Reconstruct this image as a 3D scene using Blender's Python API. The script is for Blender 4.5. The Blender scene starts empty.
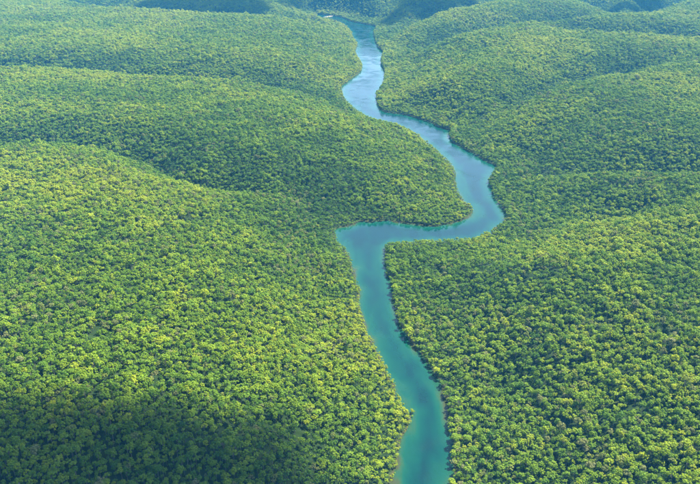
import bpy, math, random
import numpy as np
from mathutils import Vector

# ------------------------------------------------------------------ camera, sky, sun, exposure
scene = bpy.context.scene
col = scene.collection
CAM_H, PITCH, FPX = 371.0, math.radians(23.9), 750.0       # metres, downward tilt, focal length in photo pixels
cam_data = bpy.data.cameras.new('camera')
cam = bpy.data.objects.new('camera', cam_data)
col.objects.link(cam)
cam.location = (0, 0, CAM_H)
cam.rotation_euler = (math.pi / 2 - PITCH, 0, 0)
cam_data.sensor_width = 36.0
cam_data.lens = 36.0 * FPX / 700.0
cam_data.clip_start = 1.0
cam_data.clip_end = 60000.0
scene.camera = cam

SUN_AZ, SUN_EL = math.radians(56), math.radians(55)        # azimuth from +Y towards +X
SUN = np.array([math.sin(SUN_AZ) * math.cos(SUN_EL), math.cos(SUN_AZ) * math.cos(SUN_EL), math.sin(SUN_EL)])
world = bpy.data.worlds.new('World')
scene.world = world
world.use_nodes = True
wn = world.node_tree
bg = wn.nodes['Background']
sky = wn.nodes.new('ShaderNodeTexSky')
sky.sky_type = 'NISHITA'
sky.sun_disc = False
sky.sun_elevation = SUN_EL
sky.sun_rotation = SUN_AZ
wn.links.new(sky.outputs['Color'], bg.inputs['Color'])
bg.inputs['Strength'].default_value = 0.08

sun_data = bpy.data.lights.new('sun', 'SUN')
sun_data.energy = 5.0
sun_data.angle = math.radians(0.53)
sun_data.color = (1.0, 0.93, 0.78)
sun = bpy.data.objects.new('sun', sun_data)
sun.rotation_euler = Vector(SUN).to_track_quat('Z', 'Y').to_euler()
sun.location = (400, 900, 1500)
col.objects.link(sun)

scene.view_settings.view_transform = 'Standard'
scene.view_settings.look = 'None'
scene.view_settings.gamma = 1.0
scene.view_settings.use_curve_mapping = False
scene.view_settings.exposure = 2.6
HAZE_DENSITY = 0.000041
HAZE_COLOR = (0.08, 0.47, 1.0, 1)

cy = scene.cycles
cy.max_bounces = 5
cy.diffuse_bounces = 3
cy.glossy_bounces = 2
cy.transmission_bounces = 3
cy.volume_bounces = 1
cy.transparent_max_bounces = 24
cy.caustics_reflective = False
cy.caustics_refractive = False
cy.use_denoising = True

rng = np.random.default_rng(11)
random.seed(11)

# ------------------------------------------------------------------ helpers
CP, SP = math.cos(PITCH), math.sin(PITCH)
def ground_at(px, py, z=0.0):
    """Where the line of sight through a photo pixel meets height z."""
    u, v = (px - 350.0) / FPX, (242.0 - py) / FPX
    d = np.array([u, CP + v * SP, -SP + v * CP])
    return np.array([0, 0, CAM_H]) + d * ((z - CAM_H) / d[2])

def project(P):
    q = P - np.array([0, 0, CAM_H])
    depth = q[:, 1] * CP - q[:, 2] * SP
    up = q[:, 1] * SP + q[:, 2] * CP
    return 350 + FPX * q[:, 0] / depth, 242 - FPX * up / depth, depth

def sstep(a, b, x):
    t = np.clip((x - a) / (b - a), 0, 1)
    return t * t * (3 - 2 * t)

_perm = np.random.default_rng(5).random((256, 256))
def vnoise(x, y, s, ox=0.0):
    """Smooth value noise 0..1 with cell size s."""
    x, y = np.asarray(x) / s + 37.3 + ox, np.asarray(y) / s + 71.7 - ox
    xi, yi = np.floor(x).astype(int), np.floor(y).astype(int)
    fx, fy = x - xi, y - yi
    fx, fy = fx * fx * (3 - 2 * fx), fy * fy * (3 - 2 * fy)
    g = lambda a, b: _perm[a % 256, b % 256]
    return (g(xi, yi) * (1 - fx) + g(xi + 1, yi) * fx) * (1 - fy) + (g(xi, yi + 1) * (1 - fx) + g(xi + 1, yi + 1) * fx) * fy

def fbm(x, y, s, n=3, ox=0.0):
    t, a, w = 0.0, 1.0, 0.0
    for k in range(n):
        t = t + a * vnoise(x, y, s / 2 ** k, ox + 9.1 * k); w += a; a *= 0.5
    return t / w

def mesh_object(name, verts, faces, mat, parent=None, smooth=False):
    me = bpy.data.meshes.new(name)
    me.from_pydata([tuple(v) for v in verts], [], faces)
    if mat: me.materials.append(mat)
    if smooth: me.polygons.foreach_set('use_smooth', [True] * len(me.polygons))
    o = bpy.data.objects.new(name, me)
    o.parent = parent
    col.objects.link(o)
    return o

# ------------------------------------------------------------------ the river's outline (traced at the waterline / fringe of trees)
RIGHT = [(446, 640), (449, 540), (449, 484), (451, 470), (450, 450), (448, 430), (445, 408), (441, 390), (429, 370), (417, 350),
         (401, 330), (396, 315), (393, 300), (391, 287), (386, 275), (384, 262), (384, 248), (387, 240), (394, 237.5), (405, 237),
         (420, 236.5), (440, 236), (458, 235), (475, 233), (485, 230), (495, 224.5), (506, 214.5), (500.5, 206), (494, 199),
         (490, 189), (488, 179), (491, 172), (496, 166), (485, 160), (473, 153.5), (461, 146.6), (452.6, 142), (448.5, 135.5),
         (450, 130), (439, 127.5), (430, 122.6), (414, 117), (404, 114.5), (394, 113.3), (383.5, 111.3), (378.5, 107), (376, 100),
         (376, 92), (381, 85), (384, 77), (384.5, 70), (380.5, 62), (383, 52), (377, 46), (374.6, 38), (373.4, 32), (376, 26.6),
         (366, 24.5), (351, 21.5), (344.6, 18.5), (337, 16.5), (318, 14.5)]
LEFT = [(320, 17.5), (334, 19.8), (345.5, 24), (351.5, 30), (353, 35), (357.5, 43), (356, 51), (361, 59), (363, 66), (361, 72), (354, 77.5),
        (347, 82.5), (342, 87.5), (344, 93.5), (350, 100.5), (359.5, 108), (370, 114), (383.5, 118.3), (397, 121), (409, 126),
        (419, 132.5), (430, 141), (440, 149), (448, 156), (453.5, 164.6), (457, 175), (458, 185), (464, 195.5), (471, 201),
        (474.5, 208), (473.5, 213), (468, 218), (457, 222), (442, 225), (430, 226), (412.6, 223.7), (397, 221.6), (385, 220.7),
        (371.5, 221.7), (362, 221.3), (351, 225), (342, 227), (337, 230), (338.5, 235), (342, 240), (347.5, 246), (351, 253),
        (354, 264), (358, 276), (361, 288), (362, 300), (364, 314), (370, 330), (376, 340), (384, 352), (390.6, 366), (397.5, 380),
        (402, 391), (411, 402), (415.5, 409), (412.5, 423), (407, 435), (404, 447), (401, 459), (398, 469), (394, 482), (386, 510), (372, 560), (350, 640)]
outline = RIGHT + LEFT
FRINGE = 6.5
pix = np.array(outline, float)
nrm = np.roll(pix, -1, 0) - np.roll(pix, 1, 0)
# the ring runs up the right bank and down the left: land lies to its right
land = np.stack([-nrm[:, 1], nrm[:, 0]], 1)
land /= np.linalg.norm(land, axis=1, keepdims=True) + 1e-9
hid = FRINGE * sstep(-0.1, 0.75, land[:, 1]) + 1.0           # trees on a bank between camera and water hide its foot
river = np.array([ground_at(px, py, h)[:2] for (px, py), h in zip(outline, hid)])
def catmull(P, n=3):
    out = []
    for i in range(len(P)):
        p0, p1, p2, p3 = P[i - 1], P[i], P[(i + 1) % len(P)], P[(i + 2) % len(P)]
        for k in range(n):
            t = k / n
            out.append(0.5 * (2 * p1 + (p2 - p0) * t + (2 * p0 - 5 * p1 + 4 * p2 - p3) * t * t + (3 * p1 - p0 - 3 * p2 + p3) * t ** 3))
    return np.array(out)
river = catmull(river, 3)
tang = np.roll(river, -1, 0) - np.roll(river, 1, 0)
out_ = np.stack([tang[:, 1], -tang[:, 0]], 1) / (np.linalg.norm(tang, axis=1, keepdims=True) + 1e-9)
river = river + 2.8 * out_                                # crowns overhang the waterline
river += np.stack([fbm(river[:, 0], river[:, 1], 14, 2) - .5, fbm(river[:, 1], river[:, 0], 14, 2, 3.) - .5], 1) * 5

def shore(x, y):
    """Signed distance to the shoreline: positive on land, negative on water."""
    x, y = np.asarray(x, float).ravel(), np.asarray(y, float).ravel()
    A, B = river, np.roll(river, -1, 0)
    out = np.empty(len(x))
    for s in range(0, len(x), 20000):
        X, Y = x[s:s + 20000, None], y[s:s + 20000, None]
        dx, dy = (B - A)[:, 0], (B - A)[:, 1]
        t = np.clip(((X - A[:, 0]) * dx + (Y - A[:, 1]) * dy) / (dx * dx + dy * dy + 1e-9), 0, 1)
        d = np.sqrt(((X - A[:, 0] - t * dx) ** 2 + (Y - A[:, 1] - t * dy) ** 2).min(1))
        c = (A[:, 1] > Y) != (B[:, 1] > Y)
        xi = A[:, 0] + (Y - A[:, 1]) * dx / np.where(dy == 0, 1e-9, dy)
        inside = ((c & (X < xi)).sum(1) % 2) == 1
        out[s:s + 20000] = np.where(inside, -d, d)
    return out

# ------------------------------------------------------------------ hills: crest lines with a gentle near side and a steeper far side
FOLDS = [  # valley lines between the rounded hills, traced where one hill stands in front of the next
    [(-150, 162), (0, 150), (60, 144), (100, 148), (140, 160), (168, 177), (215, 184), (270, 188), (315, 198), (336, 212)],
    [(-150, 72), (0, 70), (90, 72), (150, 75), (200, 77), (270, 81), (320, 85), (338, 87)],
    [(318, 18), (220, 15), (130, 10), (60, 1), (0, -4)],
    [(508, 212), (530, 207), (560, 205), (600, 205), (640, 208)],
    [(498, 164), (540, 159), (600, 161), (660, 165), (700, 168), (820, 174)],
    [(451, 129), (475, 119), (500, 108), (540, 88), (590, 76), (640, 70)],
    [(385, 51), (420, 43), (455, 32), (495, 26), (520, 24.5), (570, 20)],
    [(380, 26), (400, 23), (424, 14), (460, 8), (500, 0), (540, -8)],
    [(600, 0), (614, 7), (638, 15), (660, 7), (680, 0)],
    [(590, 33), (640, 37), (700, 40), (820, 44)],
]
FOOT = np.array([ground_at(px, py, 0)[:2] for px, py in [(-260, -10), (-100, -6), (60, -1), (130, 7), (200, 9.5), (300, 14), (345, 16.5), (376, 23), (400, 17), (430, 9), (470, 2), (520, -6), (590, -5), (640, 8), (680, 0), (900, -8)]])
def relief(x, y):                                            # how high the hills stand and how wide their flanks are
    return 46 + 10 * sstep(900, 2700, y) + 16 * sstep(80, 300, x), 66 + 30 * sstep(800, 2600, y)
def fold_point(a, b):
    A_, L_ = relief(*ground_at(a, b, 30)[:2])
    return ground_at(a, b, .8 * A_ + 6)[:2] + np.array([0, .95 * L_])
fold_world = [np.array([fold_point(a, b) for a, b in f]) for f in FOLDS]
bank_near = np.repeat(land[:, 1] > 0.15, 3)               # banks whose land lies on the camera's side of the water

def line_dist(x, y, segs):
    best = np.full(len(x), 1e9)
    for a, b in segs:
        dx, dy = b[0] - a[0], b[1] - a[1]
        t = np.clip(((x - a[0]) * dx + (y - a[1]) * dy) / (dx * dx + dy * dy + 1e-9), 0, 1)
        best = np.minimum(best, np.hypot(x - a[0] - t * dx, y - a[1] - t * dy))
    return best
RIV = list(zip(river, np.roll(river, -1, 0)))
SEG_NEAR = [sg for sg, k in zip(RIV, bank_near) if k]
SEG_FAR = [sg for sg, k in zip(RIV, bank_near) if not k]
SEG_FOLD = [(a, b) for f in fold_world for a, b in zip(f[:-1], f[1:])]

def height(x, y, sd=None):
    x, y = np.asarray(x, float).ravel(), np.asarray(y, float).ravel()
    if sd is None: sd = shore(x, y)
    wob = 14 * (fbm(x, y, 70, 2, 13.) - .5)
    df = np.maximum(line_dist(x, y, SEG_FOLD) + wob, 0)
    A, L = relief(x, y)
    A = A + 14 * (fbm(x, y, 300, 2, 17.) - .5)
    h = A * np.sqrt(1 - np.exp(-(df / L) ** 2)) * (1 - np.exp(-(line_dist(x, y, SEG_FAR) / 70) ** 1.2)) * (1 - np.exp(-(line_dist(x, y, SEG_NEAR) / 140) ** 1.5))
    h += 14 * (fbm(x, y, 150, 3) - .45) + 3.0 * (fbm(x, y, 46, 2, 4.) - .5)
    foot = np.interp(x, FOOT[:, 0], FOOT[:, 1])
    m = np.maximum(y - foot, 0)
    h += 190 * (1 - np.exp(-m * 0.42 / 190)) * (0.75 + 0.5 * fbm(x, y, 420, 2, 2.)) * (1 + 0.0 * m)
    h = np.maximum(h, 0) * sstep(0, 95, sd)
    bank = np.where(sd > 0, 0.25 + 1.3 * sstep(0, 14, sd), np.maximum(-3.2, 0.25 + sd * 0.5))
    return h + bank

# ------------------------------------------------------------------ materials
def new_mat(name):
    m = bpy.data.materials.new(name); m.use_nodes = True
    m.node_tree.nodes.clear()
    return m, m.node_tree.nodes, m.node_tree.links

def ramp(N, stops, interp='LINEAR'):
    r = N.new('ShaderNodeValToRGB'); cr = r.color_ramp; cr.interpolation = interp
    while len(cr.elements) > 1: cr.elements.remove(cr.elements[-1])
    cr.elements[0].position, cr.elements[0].color = stops[0][0], (*stops[0][1], 1)
    for p, c in stops[1:]:
        e = cr.elements.new(p); e.color = (*c, 1)
    return r

def mat_leaves():
    m, N, L = new_mat('leaves')
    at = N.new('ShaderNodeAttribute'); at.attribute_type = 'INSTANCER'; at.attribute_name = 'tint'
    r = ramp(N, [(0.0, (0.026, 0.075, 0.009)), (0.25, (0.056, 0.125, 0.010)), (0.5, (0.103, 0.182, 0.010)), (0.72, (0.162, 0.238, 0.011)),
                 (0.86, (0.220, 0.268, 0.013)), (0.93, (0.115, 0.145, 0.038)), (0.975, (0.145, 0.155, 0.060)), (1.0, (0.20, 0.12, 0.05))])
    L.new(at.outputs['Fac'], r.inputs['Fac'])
    geo = N.new('ShaderNodeNewGeometry')
    tc = N.new('ShaderNodeTexCoord')
    no = N.new('ShaderNodeTexNoise'); no.inputs['Scale'].default_value = 0.9; no.inputs['Detail'].default_value = 2
    L.new(tc.outputs['Object'], no.inputs['Vector'])
    hs = N.new('ShaderNodeHueSaturation')
    mp = N.new('ShaderNodeMapRange'); mp.inputs['From Min'].default_value = 0.3; mp.inputs['From Max'].default_value = 0.7
    mp.inputs['To Min'].default_value = 0.72; mp.inputs['To Max'].default_value = 1.3
    L.new(no.outputs['Fac'], mp.inputs['Value'])
    L.new(mp.outputs['Result'], hs.inputs['Value'])
    L.new(r.outputs['Color'], hs.inputs['Color'])
    d = N.new('ShaderNodeBsdfPrincipled'); d.inputs['Roughness'].default_value = 0.55
    d.inputs['Specular IOR Level'].default_value = 0.12
    t = N.new('ShaderNodeBsdfTranslucent')
    tm = N.new('ShaderNodeMix'); tm.data_type = 'RGBA'; tm.blend_type = 'MULTIPLY'; tm.inputs['Factor'].default_value = 1
    tm.inputs[7].default_value = (1.25, 1.2, 0.5, 1)
    L.new(hs.outputs['Color'], tm.inputs[6]); L.new(tm.outputs[2], t.inputs['Color'])
    L.new(hs.outputs['Color'], d.inputs['Base Color'])
    mx = N.new('ShaderNodeMixShader'); mx.inputs['Fac'].default_value = 0.34
    L.new(d.outputs[0], mx.inputs[1]); L.new(t.outputs[0], mx.inputs[2])
    o = N.new('ShaderNodeOutputMaterial'); L.new(mx.outputs[0], o.inputs['Surface'])
    return m

def mat_bark():
    m, N, L = new_mat('bark')
    tc = N.new('ShaderNodeTexCoord')
    no = N.new('ShaderNodeTexNoise'); no.inputs['Scale'].default_value = 2.5; no.inputs['Detail'].default_value = 4
    L.new(tc.outputs['Object'], no.inputs['Vector'])
    r = ramp(N, [(0.3, (0.08, 0.07, 0.05)), (0.7, (0.24, 0.22, 0.18))])
    L.new(no.outputs['Fac'], r.inputs['Fac'])
    d = N.new('ShaderNodeBsdfPrincipled'); d.inputs['Roughness'].default_value = 0.95; d.inputs['Specular IOR Level'].default_value = 0.1
    L.new(r.outputs['Color'], d.inputs['Base Color'])
    o = N.new('ShaderNodeOutputMaterial'); L.new(d.outputs[0], o.inputs['Surface'])
    return m

def mat_ground():
    m, N, L = new_mat('forest_floor')
    geo = N.new('ShaderNodeNewGeometry')
    no = N.new('ShaderNodeTexNoise'); no.inputs['Scale'].default_value = 0.12; no.inputs['Detail'].default_value = 8
    L.new(geo.outputs['Position'], no.inputs['Vector'])
    r = ramp(N, [(0.3, (0.005, 0.012, 0.003)), (0.55, (0.010, 0.022, 0.005)), (0.75, (0.022, 0.034, 0.009))])
    L.new(no.outputs['Fac'], r.inputs['Fac'])
    at = N.new('ShaderNodeAttribute'); at.attribute_name = 'mud'
    mx = N.new('ShaderNodeMix'); mx.data_type = 'RGBA'
    mx.inputs[7].default_value = (0.040, 0.036, 0.016, 1)
    L.new(at.outputs['Fac'], mx.inputs['Factor']); L.new(r.outputs['Color'], mx.inputs[6])
    bp = N.new('ShaderNodeBump'); bp.inputs['Strength'].default_value = 0.8; bp.inputs['Distance'].default_value = 0.6
    L.new(no.outputs['Fac'], bp.inputs['Height'])
    d = N.new('ShaderNodeBsdfPrincipled'); d.inputs['Roughness'].default_value = 1.0; d.inputs['Specular IOR Level'].default_value = 0.08
    L.new(mx.outputs[2], d.inputs['Base Color']); L.new(bp.outputs[0], d.inputs['Normal'])
    o = N.new('ShaderNodeOutputMaterial'); L.new(d.outputs[0], o.inputs['Surface'])
    return m

def mat_water():
    m, N, L = new_mat('river_water')
    geo = N.new('ShaderNodeNewGeometry')
    at = N.new('ShaderNodeAttribute'); at.attribute_name = 'depth'
    # silt drifting along the channel
    mpn = N.new('ShaderNodeMapping'); mpn.inputs['Scale'].default_value = (0.05, 0.016, 0.05)
    L.new(geo.outputs['Position'], mpn.inputs['Vector'])
    silt = N.new('ShaderNodeTexNoise'); silt.inputs['Scale'].default_value = 1.0; silt.inputs['Detail'].default_value = 5; silt.inputs['Distortion'].default_value = 0.8
    L.new(mpn.outputs[0], silt.inputs['Vector'])
    ad = N.new('ShaderNodeMath'); ad.operation = 'MULTIPLY_ADD'; ad.inputs[1].default_value = 1.3; ad.inputs[2].default_value = -0.62
    L.new(silt.outputs['Fac'], ad.inputs[0])
    sm = N.new('ShaderNodeMath'); sm.operation = 'ADD'; L.new(at.outputs['Fac'], sm.inputs[0]); L.new(ad.outputs[0], sm.inputs[1])
    r = ramp(N, [(0.0, (0.020, 0.026, 0.009)), (0.10, (0.010, 0.034, 0.015)), (0.30, (0.002, 0.031, 0.019)), (0.65, (0.0005, 0.022, 0.018)), (1.0, (0.0004, 0.014, 0.015))])
    L.new(sm.outputs[0], r.inputs['Fac'])
    # ripples, with calm and ruffled patches
    n1 = N.new('ShaderNodeTexNoise'); n1.inputs['Scale'].default_value = 0.55; n1.inputs['Detail'].default_value = 4
    L.new(geo.outputs['Position'], n1.inputs['Vector'])
    n2 = N.new('ShaderNodeTexNoise'); n2.inputs['Scale'].default_value = 0.022; n2.inputs['Detail'].default_value = 3; n2.inputs['Distortion'].default_value = 1.2
    L.new(geo.outputs['Position'], n2.inputs['Vector'])
    pr = N.new('ShaderNodeMapRange'); pr.inputs['From Min'].default_value = 0.34; pr.inputs['From Max'].default_value = 0.68
    pr.inputs['To Min'].default_value = 0.06; pr.inputs['To Max'].default_value = 0.30
    L.new(n2.outputs['Fac'], pr.inputs['Value'])
    bp = N.new('ShaderNodeBump'); bp.inputs['Distance'].default_value = 0.30
    L.new(pr.outputs[0], bp.inputs['Strength']); L.new(n1.outputs['Fac'], bp.inputs['Height'])
    d = N.new('ShaderNodeBsdfPrincipled'); d.inputs['IOR'].default_value = 1.333; d.inputs['Specular IOR Level'].default_value = 0.30
    L.new(pr.outputs[0], d.inputs['Roughness'])
    L.new(r.outputs['Color'], d.inputs['Base Color']); L.new(bp.outputs[0], d.inputs['Normal'])
    o = N.new('ShaderNodeOutputMaterial'); L.new(d.outputs[0], o.inputs['Surface'])
    return m

def mat_sand():
    m, N, L = new_mat('pale_sand')
    tc = N.new('ShaderNodeNewGeometry')
    no = N.new('ShaderNodeTexNoise'); no.inputs['Scale'].default_value = 0.2; no.inputs['Detail'].default_value = 6
    L.new(tc.outputs['Position'], no.inputs['Vector'])
    r = ramp(N, [(0.3, (0.09, 0.08, 0.06)), (0.7, (0.15, 0.13, 0.10))]); L.new(no.outputs['Fac'], r.inputs['Fac'])
    d = N.new('ShaderNodeBsdfPrincipled'); d.inputs['Roughness'].default_value = 0.9
    L.new(r.outputs['Color'], d.inputs['Base Color'])
    o = N.new('ShaderNodeOutputMaterial'); L.new(d.outputs[0], o.inputs['Surface'])
    return m

def mat_cloud():
    m, N, L = new_mat('cloud_vapour')
    d = N.new('ShaderNodeBsdfDiffuse'); d.inputs['Color'].default_value = (0.85, 0.86, 0.88, 1)
    t = N.new('ShaderNodeBsdfTransparent')
    mx = N.new('ShaderNodeMixShader'); mx.inputs['Fac'].default_value = 0.45
    L.new(t.outputs[0], mx.inputs[1]); L.new(d.outputs[0], mx.inputs[2])
    o = N.new('ShaderNodeOutputMaterial'); L.new(mx.outputs[0], o.inputs['Surface'])
    return m

LEAVES, BARK, GROUND, WATER, SAND, CLOUD = mat_leaves(), mat_bark(), mat_ground(), mat_water(), mat_sand(), mat_cloud()

# ------------------------------------------------------------------ ground: one sheet to the horizon, fine where the camera looks
def spread(lo, hi, step, far):
    a = list(np.arange(lo, hi + .1, step)); s = step
    while a[-1] < far: s *= 1.35; a.append(a[-1] + s)
    s = step; b = []; v = lo
    while v > -far: s *= 1.35; v -= s; b.append(v)
    return np.array(b[::-1] + a)
def merge(fine, coarse):
    return np.sort(np.concatenate([coarse[(coarse < fine[0] - 3) | (coarse > fine[-1] + 3)], fine]))
gx = merge(np.arange(-190, 440, 3.5), spread(-2150, 2200, 10.0, 9000))
gy = merge(np.arange(380, 1700, 3.5), spread(250, 4100, 10.0, 9000))
X, Y = np.meshgrid(gx, gy)
SD = shore(X, Y)
Z = height(X, Y, SD)
nx, ny = len(gx), len(gy)
V = np.stack([X.ravel(), Y.ravel(), Z], 1)
idx = np.arange(nx * ny).reshape(ny, nx)
F = np.stack([idx[:-1, :-1], idx[:-1, 1:], idx[1:, 1:], idx[1:, :-1]], -1).reshape(-1, 4)
def grid_mesh(name, V, F, mat):
    me = bpy.data.meshes.new(name)
    me.vertices.add(len(V)); me.vertices.foreach_set('co', V.astype(np.float32).ravel())
    me.loops.add(F.size); me.loops.foreach_set('vertex_index', F.astype(np.int32).ravel())
    me.polygons.add(len(F)); me.polygons.foreach_set('loop_start', np.arange(0, F.size, 4, dtype=np.int32))
    me.update(calc_edges=True); me.validate()
    me.polygons.foreach_set('use_smooth', np.ones(len(F), bool))
    me.materials.append(mat)
    o = bpy.data.objects.new(name, me); col.objects.link(o)
    return o
ground = grid_mesh('ground', V, F, GROUND)
ground['kind'] = 'structure'
mud = ground.data.attributes.new('mud', 'FLOAT', 'POINT')
mud.data.foreach_set('value', (sstep(-8, -1, SD) * (1 - sstep(0.2, 2.5, SD)) * (0.4 + 0.6 * fbm(X.ravel(), Y.ravel(), 30, 2, 7.))).astype(np.float32))

# river: a sheet of water lying in its bed
wx, wy = np.arange(-450, 520, 4.0), np.arange(160, 3500, 4.0)
WX, WY = np.meshgrid(wx, wy); wsd = shore(WX, WY).reshape(WX.shape)
keep = wsd < 9
idx = -np.ones(WX.shape, int)
cell = keep[:-1, :-1] & keep[:-1, 1:] & keep[1:, 1:] & keep[1:, :-1]
used = np.zeros_like(keep); used[:-1, :-1] |= cell; used[:-1, 1:] |= cell; used[1:, 1:] |= cell; used[1:, :-1] |= cell
idx[used] = np.arange(used.sum())
WV = np.stack([WX[used], WY[used], np.zeros(used.sum())], 1)
WF = np.stack([idx[:-1, :-1], idx[:-1, 1:], idx[1:, 1:], idx[1:, :-1]], -1)[cell]
water = grid_mesh('river', WV, WF, WATER)
water['kind'] = 'structure'
dep = water.data.attributes.new('depth', 'FLOAT', 'POINT')
dep.data.foreach_set('value', np.clip(-wsd[used] / 22.0, 0, 1).astype(np.float32))

# sandbar at the far bend
sb = np.array([ground_at(a, b, .5)[:2] for a, b in [(324, 16.9), (328, 16.2), (332, 15.7), (337, 15.5), (337.5, 15.8), (332, 16.2), (328, 16.9)]])
c0 = sb.mean(0); ring = catmull(sb, 4)
sv = [(c0[0], c0[1], 2.2)] + [(c0[0] + (p[0] - c0[0]) * k, c0[1] + (p[1] - c0[1]) * k, z) for k, z in ((0.55, 1.9), (1.0, 0.5), (1.12, -0.6)) for p in ring]
n = len(ring)
sf = [(0, 1 + i, 1 + (i + 1) % n) for i in range(n)] + [(1 + q * n + i, 1 + (q + 1) * n + i, 1 + (q + 1) * n + (i + 1) % n, 1 + q * n + (i + 1) % n) for q in range(2) for i in range(n)]
sand = mesh_object('sandbar', sv, sf, SAND, smooth=True)
sand['kind'] = 'structure'

# ------------------------------------------------------------------ trees
def tube(V, F, pts, radii, sides=5):
    base = len(V)
    for p, r in zip(pts, radii):
        for k in range(sides):
            a = 2 * math.pi * k / sides
            V.append((p[0] + r * math.cos(a), p[1] + r * math.sin(a), p[2]))
    for q in range(len(pts) - 1):
        for k in range(sides):
            F.append((base + q * sides + k, base + q * sides + (k + 1) % sides, base + (q + 1) * sides + (k + 1) % sides, base + (q + 1) * sides + k))

def tree_shape(seed, H, R, crown_h, clumps, leaves, openness, leaf):
    """Returns trunk (V, F) and crown (V, F): a trunk with limbs that reach into clumps of leaf sprays."""
    r = random.Random(seed)
    tv, tf, cv, cf = [], [], [], []
    lean = (r.uniform(-.5, .5), r.uniform(-.5, .5))
    base_z = H - crown_h
    tube(tv, tf, [(0, 0, -1.0), (lean[0] * .3, lean[1] * .3, base_z * .6), (lean[0], lean[1], base_z + crown_h * .45)], [0.26, 0.18, 0.10], 6)
    for c in range(clumps):
        f = (c + .5) / clumps
        el = math.acos(1 - f * 1.12) if f * 1.12 < 2 else math.pi / 2        # from the top of the dome downwards
        az = c * 2.39996 + r.uniform(-.5, .5)
        rr = r.uniform(.55, 1.08) if c > 1 else r.uniform(.5, .95)
        cx, cyy = lean[0] + R * rr * math.sin(el) * math.cos(az), lean[1] + R * rr * math.sin(el) * math.sin(az)
        cz = base_z + crown_h * (.28 + .60 * rr * math.cos(el)) + r.uniform(-.8, .8)
        cr = R * r.uniform(.20, .42)
        tube(tv, tf, [(lean[0] * .7, lean[1] * .7, base_z * .75 + r.uniform(0, .3) * crown_h), ((cx + lean[0]) / 2, (cyy + lean[1]) / 2, (base_z + cz) / 2), (cx, cyy, cz)], [0.11, 0.07, 0.03], 4)
        for _ in range(leaves):
            # direction on the clump's shell, more on top
            th, ph = r.uniform(0, 2 * math.pi), math.acos(r.uniform(-.45, 1))
            d = Vector((math.sin(ph) * math.cos(th), math.sin(ph) * math.sin(th), math.cos(ph)))
            k = cr * (r.uniform(.5, 1.5) if r.random() < openness else r.uniform(.8, 1.0))
            p = Vector((cx, cyy, cz)) + Vector((d.x * k, d.y * k, d.z * k * .8))
            nn = (d + Vector((r.uniform(-1, 1), r.uniform(-1, 1), r.uniform(-.3, .9))) * .38).normalized()
            a = nn.orthogonal().normalized()
            a.rotate(__import__('mathutils').Quaternion(nn, r.uniform(0, 6.28)))
            b = nn.cross(a)
            s, w = leaf * r.uniform(.7, 1.3), r.uniform(.5, .9)
            i0 = len(cv)
            for q in (a * s, b * s * w, -a * s, -b * s * w):
                cv.append(tuple(p + q + nn * r.uniform(-.12, .12)))
            cf.append((i0, i0 + 1, i0 + 2, i0 + 3))
    return tv, tf, cv, cf

KINDS = []  # (height, radius, crown height, clumps, leaf sprays per clump, openness, leaf size)
for k, a in enumerate([(12.0, 3.3, 5.6, 12, 84, .3, .37), (12.5, 3.6, 5.2, 14, 80, .35, .36), (13.2, 2.9, 6.6, 12, 78, .35, .35), (11.5, 3.2, 5.4, 10, 96, .25, .38),
                       (12.6, 3.4, 4.8, 10, 84, .45, .36), (10.8, 2.9, 5.0, 10, 84, .3, .35), (13.6, 3.1, 6.2, 13, 70, .55, .34), (11.4, 3.7, 4.4, 15, 76, .4, .37)]):
    tv, tf, cv, cf = tree_shape(100 + k, *a)
    tm_ = bpy.data.meshes.new('trunk'); tm_.from_pydata(tv, [], tf); tm_.materials.append(BARK)
    tm_.polygons.foreach_set('use_smooth', [True] * len(tm_.polygons))
    cm_ = bpy.data.meshes.new('crown'); cm_.from_pydata(cv, [], cf); cm_.materials.append(LEAVES)
    jm = bpy.data.meshes.new('forest_tree'); n0 = len(tv)
    jm.from_pydata(tv + cv, [], tf + [tuple(i + n0 for i in f) for f in cf])
    jm.materials.append(BARK); jm.materials.append(LEAVES)
    jm.polygons.foreach_set('material_index', [0] * len(tf) + [1] * len(cf))
    KINDS.append((a[0], a[1], tm_, cm_, jm))
SHAPES = ['round-crowned', 'broad-crowned', 'narrow', 'dense round', 'open-crowned', 'compact', 'sparse', 'flat-topped']

# where trees stand: a jittered lattice over the land the camera sees, with a margin
STEP = 4.0
bx = np.arange(-2300, 2350, STEP); by = np.arange(240, 4150, STEP * .88)
TX, TY = np.meshgrid(bx, by)
TX[1::2] += STEP / 2
TX = (TX + rng.uniform(-.34, .34, TX.shape) * STEP).ravel(); TY = (TY + rng.uniform(-.34, .34, TY.shape) * STEP).ravel()
ppx, ppy, dep_ = project(np.stack([TX, TY, np.full(len(TX), 10.)], 1))
k = (ppx > -75) & (ppx < 775) & (ppy < 560) & (ppy > -45)
TX, TY = TX[k], TY[k]
tsd = shore(TX, TY)
keep_ = rng.random(len(TX)) < 1 - .34 * sstep(1000, 2400, TY)          # the far hills carry bigger, wider-set trees
TX, TY, tsd = TX[keep_], TY[keep_], tsd[keep_]
fr = []
for a_, b_ in zip(river, np.roll(river, -1, 0)):
    n_ = max(1, int(np.linalg.norm(b_ - a_) / 2.6))
    fr += [a_ + (b_ - a_) * ((q + rng.random()) / n_) for q in range(n_)]
fr = np.concatenate([np.array(fr) + rng.uniform(-2.2, 2.2, (len(fr), 2)) for _ in range(2)] + [np.array(fr) + rng.uniform(-9, 9, (len(fr), 2))])
fr = fr[(shore(fr[:, 0], fr[:, 1]) > -1.1) & (fr[:, 1] > 250)]
k0 = tsd > 2.6
TX, TY = np.append(TX[k0], fr[:, 0]), np.append(TY[k0], fr[:, 1])
tsd = shore(TX, TY)
gap = fbm(TX, TY, 26, 2, 21.)
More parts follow.
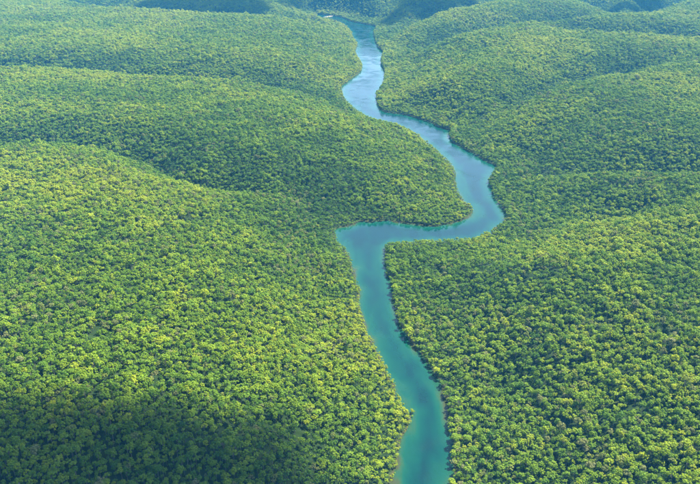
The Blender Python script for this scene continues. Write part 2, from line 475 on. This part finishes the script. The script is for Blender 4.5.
k = (tsd > -1.1) & ~((gap < .25) & (tsd > 20) & (rng.random(len(TX)) < .5)) & (rng.random(len(TX)) > .03)
TX, TY, tsd = TX[k], TY[k], tsd[k]
TZ = np.maximum(height(TX, TY, tsd), -0.4)
nT = len(TX)
stand = fbm(TX, TY, 170, 3, 31.)                      # which sort of forest grows here
patch = fbm(TX, TY, 22, 2, 41.)
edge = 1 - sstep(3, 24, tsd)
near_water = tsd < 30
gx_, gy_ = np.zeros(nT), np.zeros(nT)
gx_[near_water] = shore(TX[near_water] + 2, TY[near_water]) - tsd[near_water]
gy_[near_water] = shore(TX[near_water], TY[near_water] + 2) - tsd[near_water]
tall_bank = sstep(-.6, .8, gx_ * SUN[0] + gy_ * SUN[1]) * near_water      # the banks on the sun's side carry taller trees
size = 0.44 + 0.37 * rng.random(nT) ** 1.6 + 0.26 * (patch - .5) + 0.14 * (stand - .5)
emergent = rng.random(nT) < 0.045
size[emergent] *= rng.uniform(1.15, 1.5, int(emergent.sum()))
size *= 1 + .24 * sstep(1000, 2400, TY)
size *= (1 - 0.30 * edge * (1 - tall_bank)) * np.where(tsd < 2.6, .62 + .25 * tall_bank, 1.0)
tall = size * (0.86 + 0.42 * rng.random(nT)) * (1 - .12 * edge)
variant = rng.integers(0, len(KINDS), nT)
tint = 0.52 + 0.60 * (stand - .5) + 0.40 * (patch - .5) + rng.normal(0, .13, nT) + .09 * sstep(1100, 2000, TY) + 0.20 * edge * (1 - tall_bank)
SLOPE_SHADING = [(250, 135, 110, 30, -.12), (190, 165, 60, 16, -.10), (430, 85, 40, 25, -.08), (470, 140, 40, 15, -.08),
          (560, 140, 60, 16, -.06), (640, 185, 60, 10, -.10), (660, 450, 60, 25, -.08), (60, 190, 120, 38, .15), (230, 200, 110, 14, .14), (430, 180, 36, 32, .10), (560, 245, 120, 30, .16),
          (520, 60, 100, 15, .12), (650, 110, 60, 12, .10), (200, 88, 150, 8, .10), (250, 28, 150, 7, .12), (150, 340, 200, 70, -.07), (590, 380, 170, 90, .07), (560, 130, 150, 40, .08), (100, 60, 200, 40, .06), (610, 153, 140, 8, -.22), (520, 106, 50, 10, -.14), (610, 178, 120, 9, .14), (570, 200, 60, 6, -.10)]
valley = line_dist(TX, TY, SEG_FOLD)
tint = tint - .17 * np.exp(-(valley / 75) ** 2) + .05 * sstep(60, 160, valley)  # shade at valley feet and brighter crests, painted into the leaf tint
for a, b, ra, rb, amt in SLOPE_SHADING:                          # hillside light and shade painted into the leaf tint
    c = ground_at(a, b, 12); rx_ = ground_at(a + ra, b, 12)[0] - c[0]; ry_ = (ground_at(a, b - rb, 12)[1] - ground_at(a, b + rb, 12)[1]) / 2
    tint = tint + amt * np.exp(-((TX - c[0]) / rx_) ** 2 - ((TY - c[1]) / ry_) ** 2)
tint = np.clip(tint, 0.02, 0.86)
odd = rng.random(nT)
tint = np.where(odd < 0.012 + 0.16 * sstep(.52, .72, fbm(TX, TY, 60, 2, 51.)), rng.uniform(.895, .97, nT), tint)
tint = np.where(odd > 1.1, 1.0, tint)
rot = rng.uniform(0, 2 * math.pi, nT)
P = np.stack([TX, TY, TZ], 1)

# the three hundred that show largest are trees of their own
Hs = np.array([a[0] for a in KINDS])[variant] * tall
Rs = np.array([a[1] for a in KINDS])[variant] * size
tpx, tpy, tdep = project(P + np.array([0, 0, 1.0]) * (Hs * .75)[:, None])
in_frame = (tpx > 3) & (tpx < 697) & (tpy > 4) & (tpy < 480)
show = np.where(in_frame, Rs * (Rs + .4 * Hs) / tdep ** 2, 0)
order = np.argsort(-show)
single = np.zeros(nT, bool); single[order[:300]] = True

def copy_tree(i):
    h, r_, tm_, cm_, _ = KINDS[variant[i]]
    root = bpy.data.objects.new('forest_tree', None)
    root.location = P[i]; root.rotation_euler = (0, 0, rot[i]); root.scale = (size[i], size[i], tall[i])
    col.objects.link(root)
    for nm, me in (('trunk', tm_), ('crown', cm_)):
        o = bpy.data.objects.new(nm, me); o.parent = root; col.objects.link(o)
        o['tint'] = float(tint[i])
    t = tint[i]
    colour = 'dark green' if t < .28 else 'green' if t < .52 else 'light green' if t < .72 else 'yellow-green' if t < .88 else 'greyish green' if t < .99 else 'rusty brown'
    mid = np.interp(P[i, 1], *MIDLINE)
    bank = 'the cloud-shaded river bank' if P[i, 0] < mid else 'the bank opposite the cloud shade'
    where = 'at the water\'s edge on ' if tsd[i] < 8 else 'near the water on ' if tsd[i] < 40 else 'deep in forest on '
    big = 'large ' if Rs[i] > BIG[1] else 'small ' if Rs[i] < BIG[0] else ''
    root['label'] = f'{big}{colour} {SHAPES[variant[i]]} tree {where}{bank}'
    root['category'] = 'tree'
    root['group'] = 'trees of the riverside forest'
ml = np.array([ground_at(a, b)[:2] for a, b in [(425, 480), (425, 430), (410, 375), (378, 315), (366, 260)]])
ml = ml[np.argsort(ml[:, 1])]; MIDLINE = (ml[:, 1], ml[:, 0])
BIG = np.percentile(Rs[order[:300]], [33, 67])
for i in order[:300]: copy_tree(i)

# all the other trees: one forest
src = bpy.data.collections.new('forest_tree_shapes')
for k, (_, _, _, _, jm) in enumerate(KINDS):
    src.objects.link(bpy.data.objects.new(f'shape_{k}', jm))
rest = ~single
fm = bpy.data.meshes.new('forest')
fm.vertices.add(int(rest.sum())); fm.vertices.foreach_set('co', P[rest].astype(np.float32).ravel())
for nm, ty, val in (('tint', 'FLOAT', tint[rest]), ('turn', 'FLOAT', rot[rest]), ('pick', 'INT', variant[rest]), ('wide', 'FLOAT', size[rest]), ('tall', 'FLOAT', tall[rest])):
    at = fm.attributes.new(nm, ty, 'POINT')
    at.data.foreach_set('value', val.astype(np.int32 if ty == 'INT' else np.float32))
forest = bpy.data.objects.new('forest', fm); col.objects.link(forest)
forest['kind'] = 'stuff'
forest['label'] = 'dense green forest canopy covering the hills on both sides of the river'
forest['category'] = 'forest'
ng = bpy.data.node_groups.new('forest_trees', 'GeometryNodeTree')
ng.interface.new_socket('Geometry', in_out='INPUT', socket_type='NodeSocketGeometry')
ng.interface.new_socket('Geometry', in_out='OUTPUT', socket_type='NodeSocketGeometry')
N, L = ng.nodes, ng.links
gi, go = N.new('NodeGroupInput'), N.new('NodeGroupOutput')
ci = N.new('GeometryNodeCollectionInfo'); ci.inputs['Collection'].default_value = src
ci.inputs['Separate Children'].default_value = True; ci.inputs['Reset Children'].default_value = True
ip = N.new('GeometryNodeInstanceOnPoints'); ip.inputs['Pick Instance'].default_value = True
def named(nm, ty):
    n_ = N.new('GeometryNodeInputNamedAttribute'); n_.data_type = ty; n_.inputs['Name'].default_value = nm
    return n_.outputs['Attribute']
cx_ = N.new('ShaderNodeCombineXYZ'); L.new(named('turn', 'FLOAT'), cx_.inputs['Z'])
cs_ = N.new('ShaderNodeCombineXYZ'); w_ = named('wide', 'FLOAT')
L.new(w_, cs_.inputs['X']); L.new(w_, cs_.inputs['Y']); L.new(named('tall', 'FLOAT'), cs_.inputs['Z'])
er = N.new('FunctionNodeEulerToRotation'); L.new(cx_.outputs[0], er.inputs[0])
L.new(gi.outputs[0], ip.inputs['Points']); L.new(ci.outputs[0], ip.inputs['Instance'])
L.new(named('pick', 'INT'), ip.inputs['Instance Index']); L.new(er.outputs[0], ip.inputs['Rotation']); L.new(cs_.outputs[0], ip.inputs['Scale'])
L.new(ip.outputs[0], go.inputs[0])
md = forest.modifiers.new('trees', 'NODES'); md.node_group = ng

# ------------------------------------------------------------------ clouds high above, out of view; the far ones added to darken distant slopes
def cloud(spots, seed, puffs=9, alt=2500.0):
    """Puffs of vapour over the ground spots (x, y, z, radius), standing between them and the sun."""
    r = random.Random(seed)
    V, F = [], []
    for (x, y, z, rad) in spots:
        for q in range(puffs):
            a, d = r.uniform(0, 6.28), rad * math.sqrt(r.random()) * 1.0
            c = np.array([x + d * math.cos(a), y + d * math.sin(a), z]) + SUN * ((alt + r.uniform(-25, 60) - z) / SUN[2])
            pr = rad * r.uniform(.30, .55)
            b = len(V); ns, nr = 12, 7
            for i in range(nr):
                t = math.pi * (i + .5) / nr
                for j in range(ns):
                    p = 2 * math.pi * j / ns
                    k = pr * r.uniform(.85, 1.15)
                    V.append((c[0] + k * math.sin(t) * math.cos(p), c[1] + k * math.sin(t) * math.sin(p), c[2] + .6 * k * math.cos(t)))
            for i in range(nr - 1):
                for j in range(ns):
                    F.append((b + i * ns + j, b + (i + 1) * ns + j, b + (i + 1) * ns + (j + 1) % ns, b + i * ns + (j + 1) % ns))
            F.append(tuple(b + j for j in range(ns))); F.append(tuple(b + (nr - 1) * ns + j for j in reversed(range(ns))))
    o = mesh_object('cloud', V, F, CLOUD, smooth=True)
    o['kind'] = 'structure'
    return o
def surface_at(a, b):
    """Where a line of sight meets the canopy."""
    t = np.linspace(0.12, 1.9, 900)
    g = ground_at(a, b, 0); Q = np.array([0, 0, CAM_H]) + (g - np.array([0, 0, CAM_H])) * t[:, None]
    hit = np.nonzero(Q[:, 2] < height(Q[:, 0], Q[:, 1]) + 8)[0]
    return Q[hit[0]] if len(hit) else g
def spots(lst):
    return [(*surface_at(a, b), rad) for a, b, rad in lst]
cloud(spots([(-10, 466, 46), (50, 470, 44), (110, 466, 42), (170, 472, 38), (225, 482, 34), (275, 492, 26), (320, 505, 20), (30, 430, 22), (110, 425, 20), (170, 436, 22), (80, 500, 44), (150, 500, 44), (10, 505, 44), (215, 510, 34), (60, 540, 55), (140, 545, 50), (-60, 500, 50), (0, 560, 60), (200, 550, 45)]
            + [(20 + 30 * q, 408 + 9 * math.sin(q * 2.1) + 5 * max(0, q - 4), 13 + 4 * math.sin(q * 3.7)) for q in range(-2, 10)]), 1, 20, 4200.0)
cloud(spots([(146, 5, 50), (160, 7, 70), (180, 7, 80), (205, 8, 80), (230, 9, 80), (250, 8, 60), (165, 2, 80), (200, 2, 100), (235, 2, 90), (190, -4, 110), (230, -5, 110), (170, -8, 110)]), 2, 34)  # this cloud and those below are unseen, added to shade the far slopes
cloud(spots([(268, 7, 30), (285, 5, 34), (300, 8, 26), (315, 6, 24), (290, 1, 50)]), 5, 9)
cloud(spots([(390, 20, 30), (400, 15, 45), (415, 9, 60), (430, 4, 60), (395, 22, 24), (440, 0, 70), (455, -3, 80), (420, -2, 60)]), 3, 30)
cloud(spots([(638, 10, 40), (625, 4, 50), (652, 4, 50), (640, 0, 60), (640, -6, 80)]), 4, 30)

# ------------------------------------------------------------------ haze: the damp blue air between the camera and the far hills
hm, N, L = new_mat('haze_air')
pv = N.new('ShaderNodeVolumePrincipled')
pv.inputs['Color'].default_value = HAZE_COLOR
pv.inputs['Density'].default_value = HAZE_DENSITY
pv.inputs['Anisotropy'].default_value = 0.0
o = N.new('ShaderNodeOutputMaterial'); L.new(pv.outputs[0], o.inputs['Volume'])
zlo, zhi, e = float(Z.min()) - 1.5, max(CAM_H + 20, float(Z.max()) + 30), 26000.0
bv = [(x, y, z) for z in (zlo, zhi) for x, y in ((-e, -e), (e, -e), (e, e), (-e, e))]
haze = mesh_object('haze', bv, [(3, 2, 1, 0), (4, 5, 6, 7), (0, 1, 5, 4), (1, 2, 6, 5), (2, 3, 7, 6), (3, 0, 4, 7)], hm)
haze['kind'] = 'stuff'
print('trees', nT, 'ground verts', len(V) if isinstance(V, list) else 0, 'zmax', Z.max())
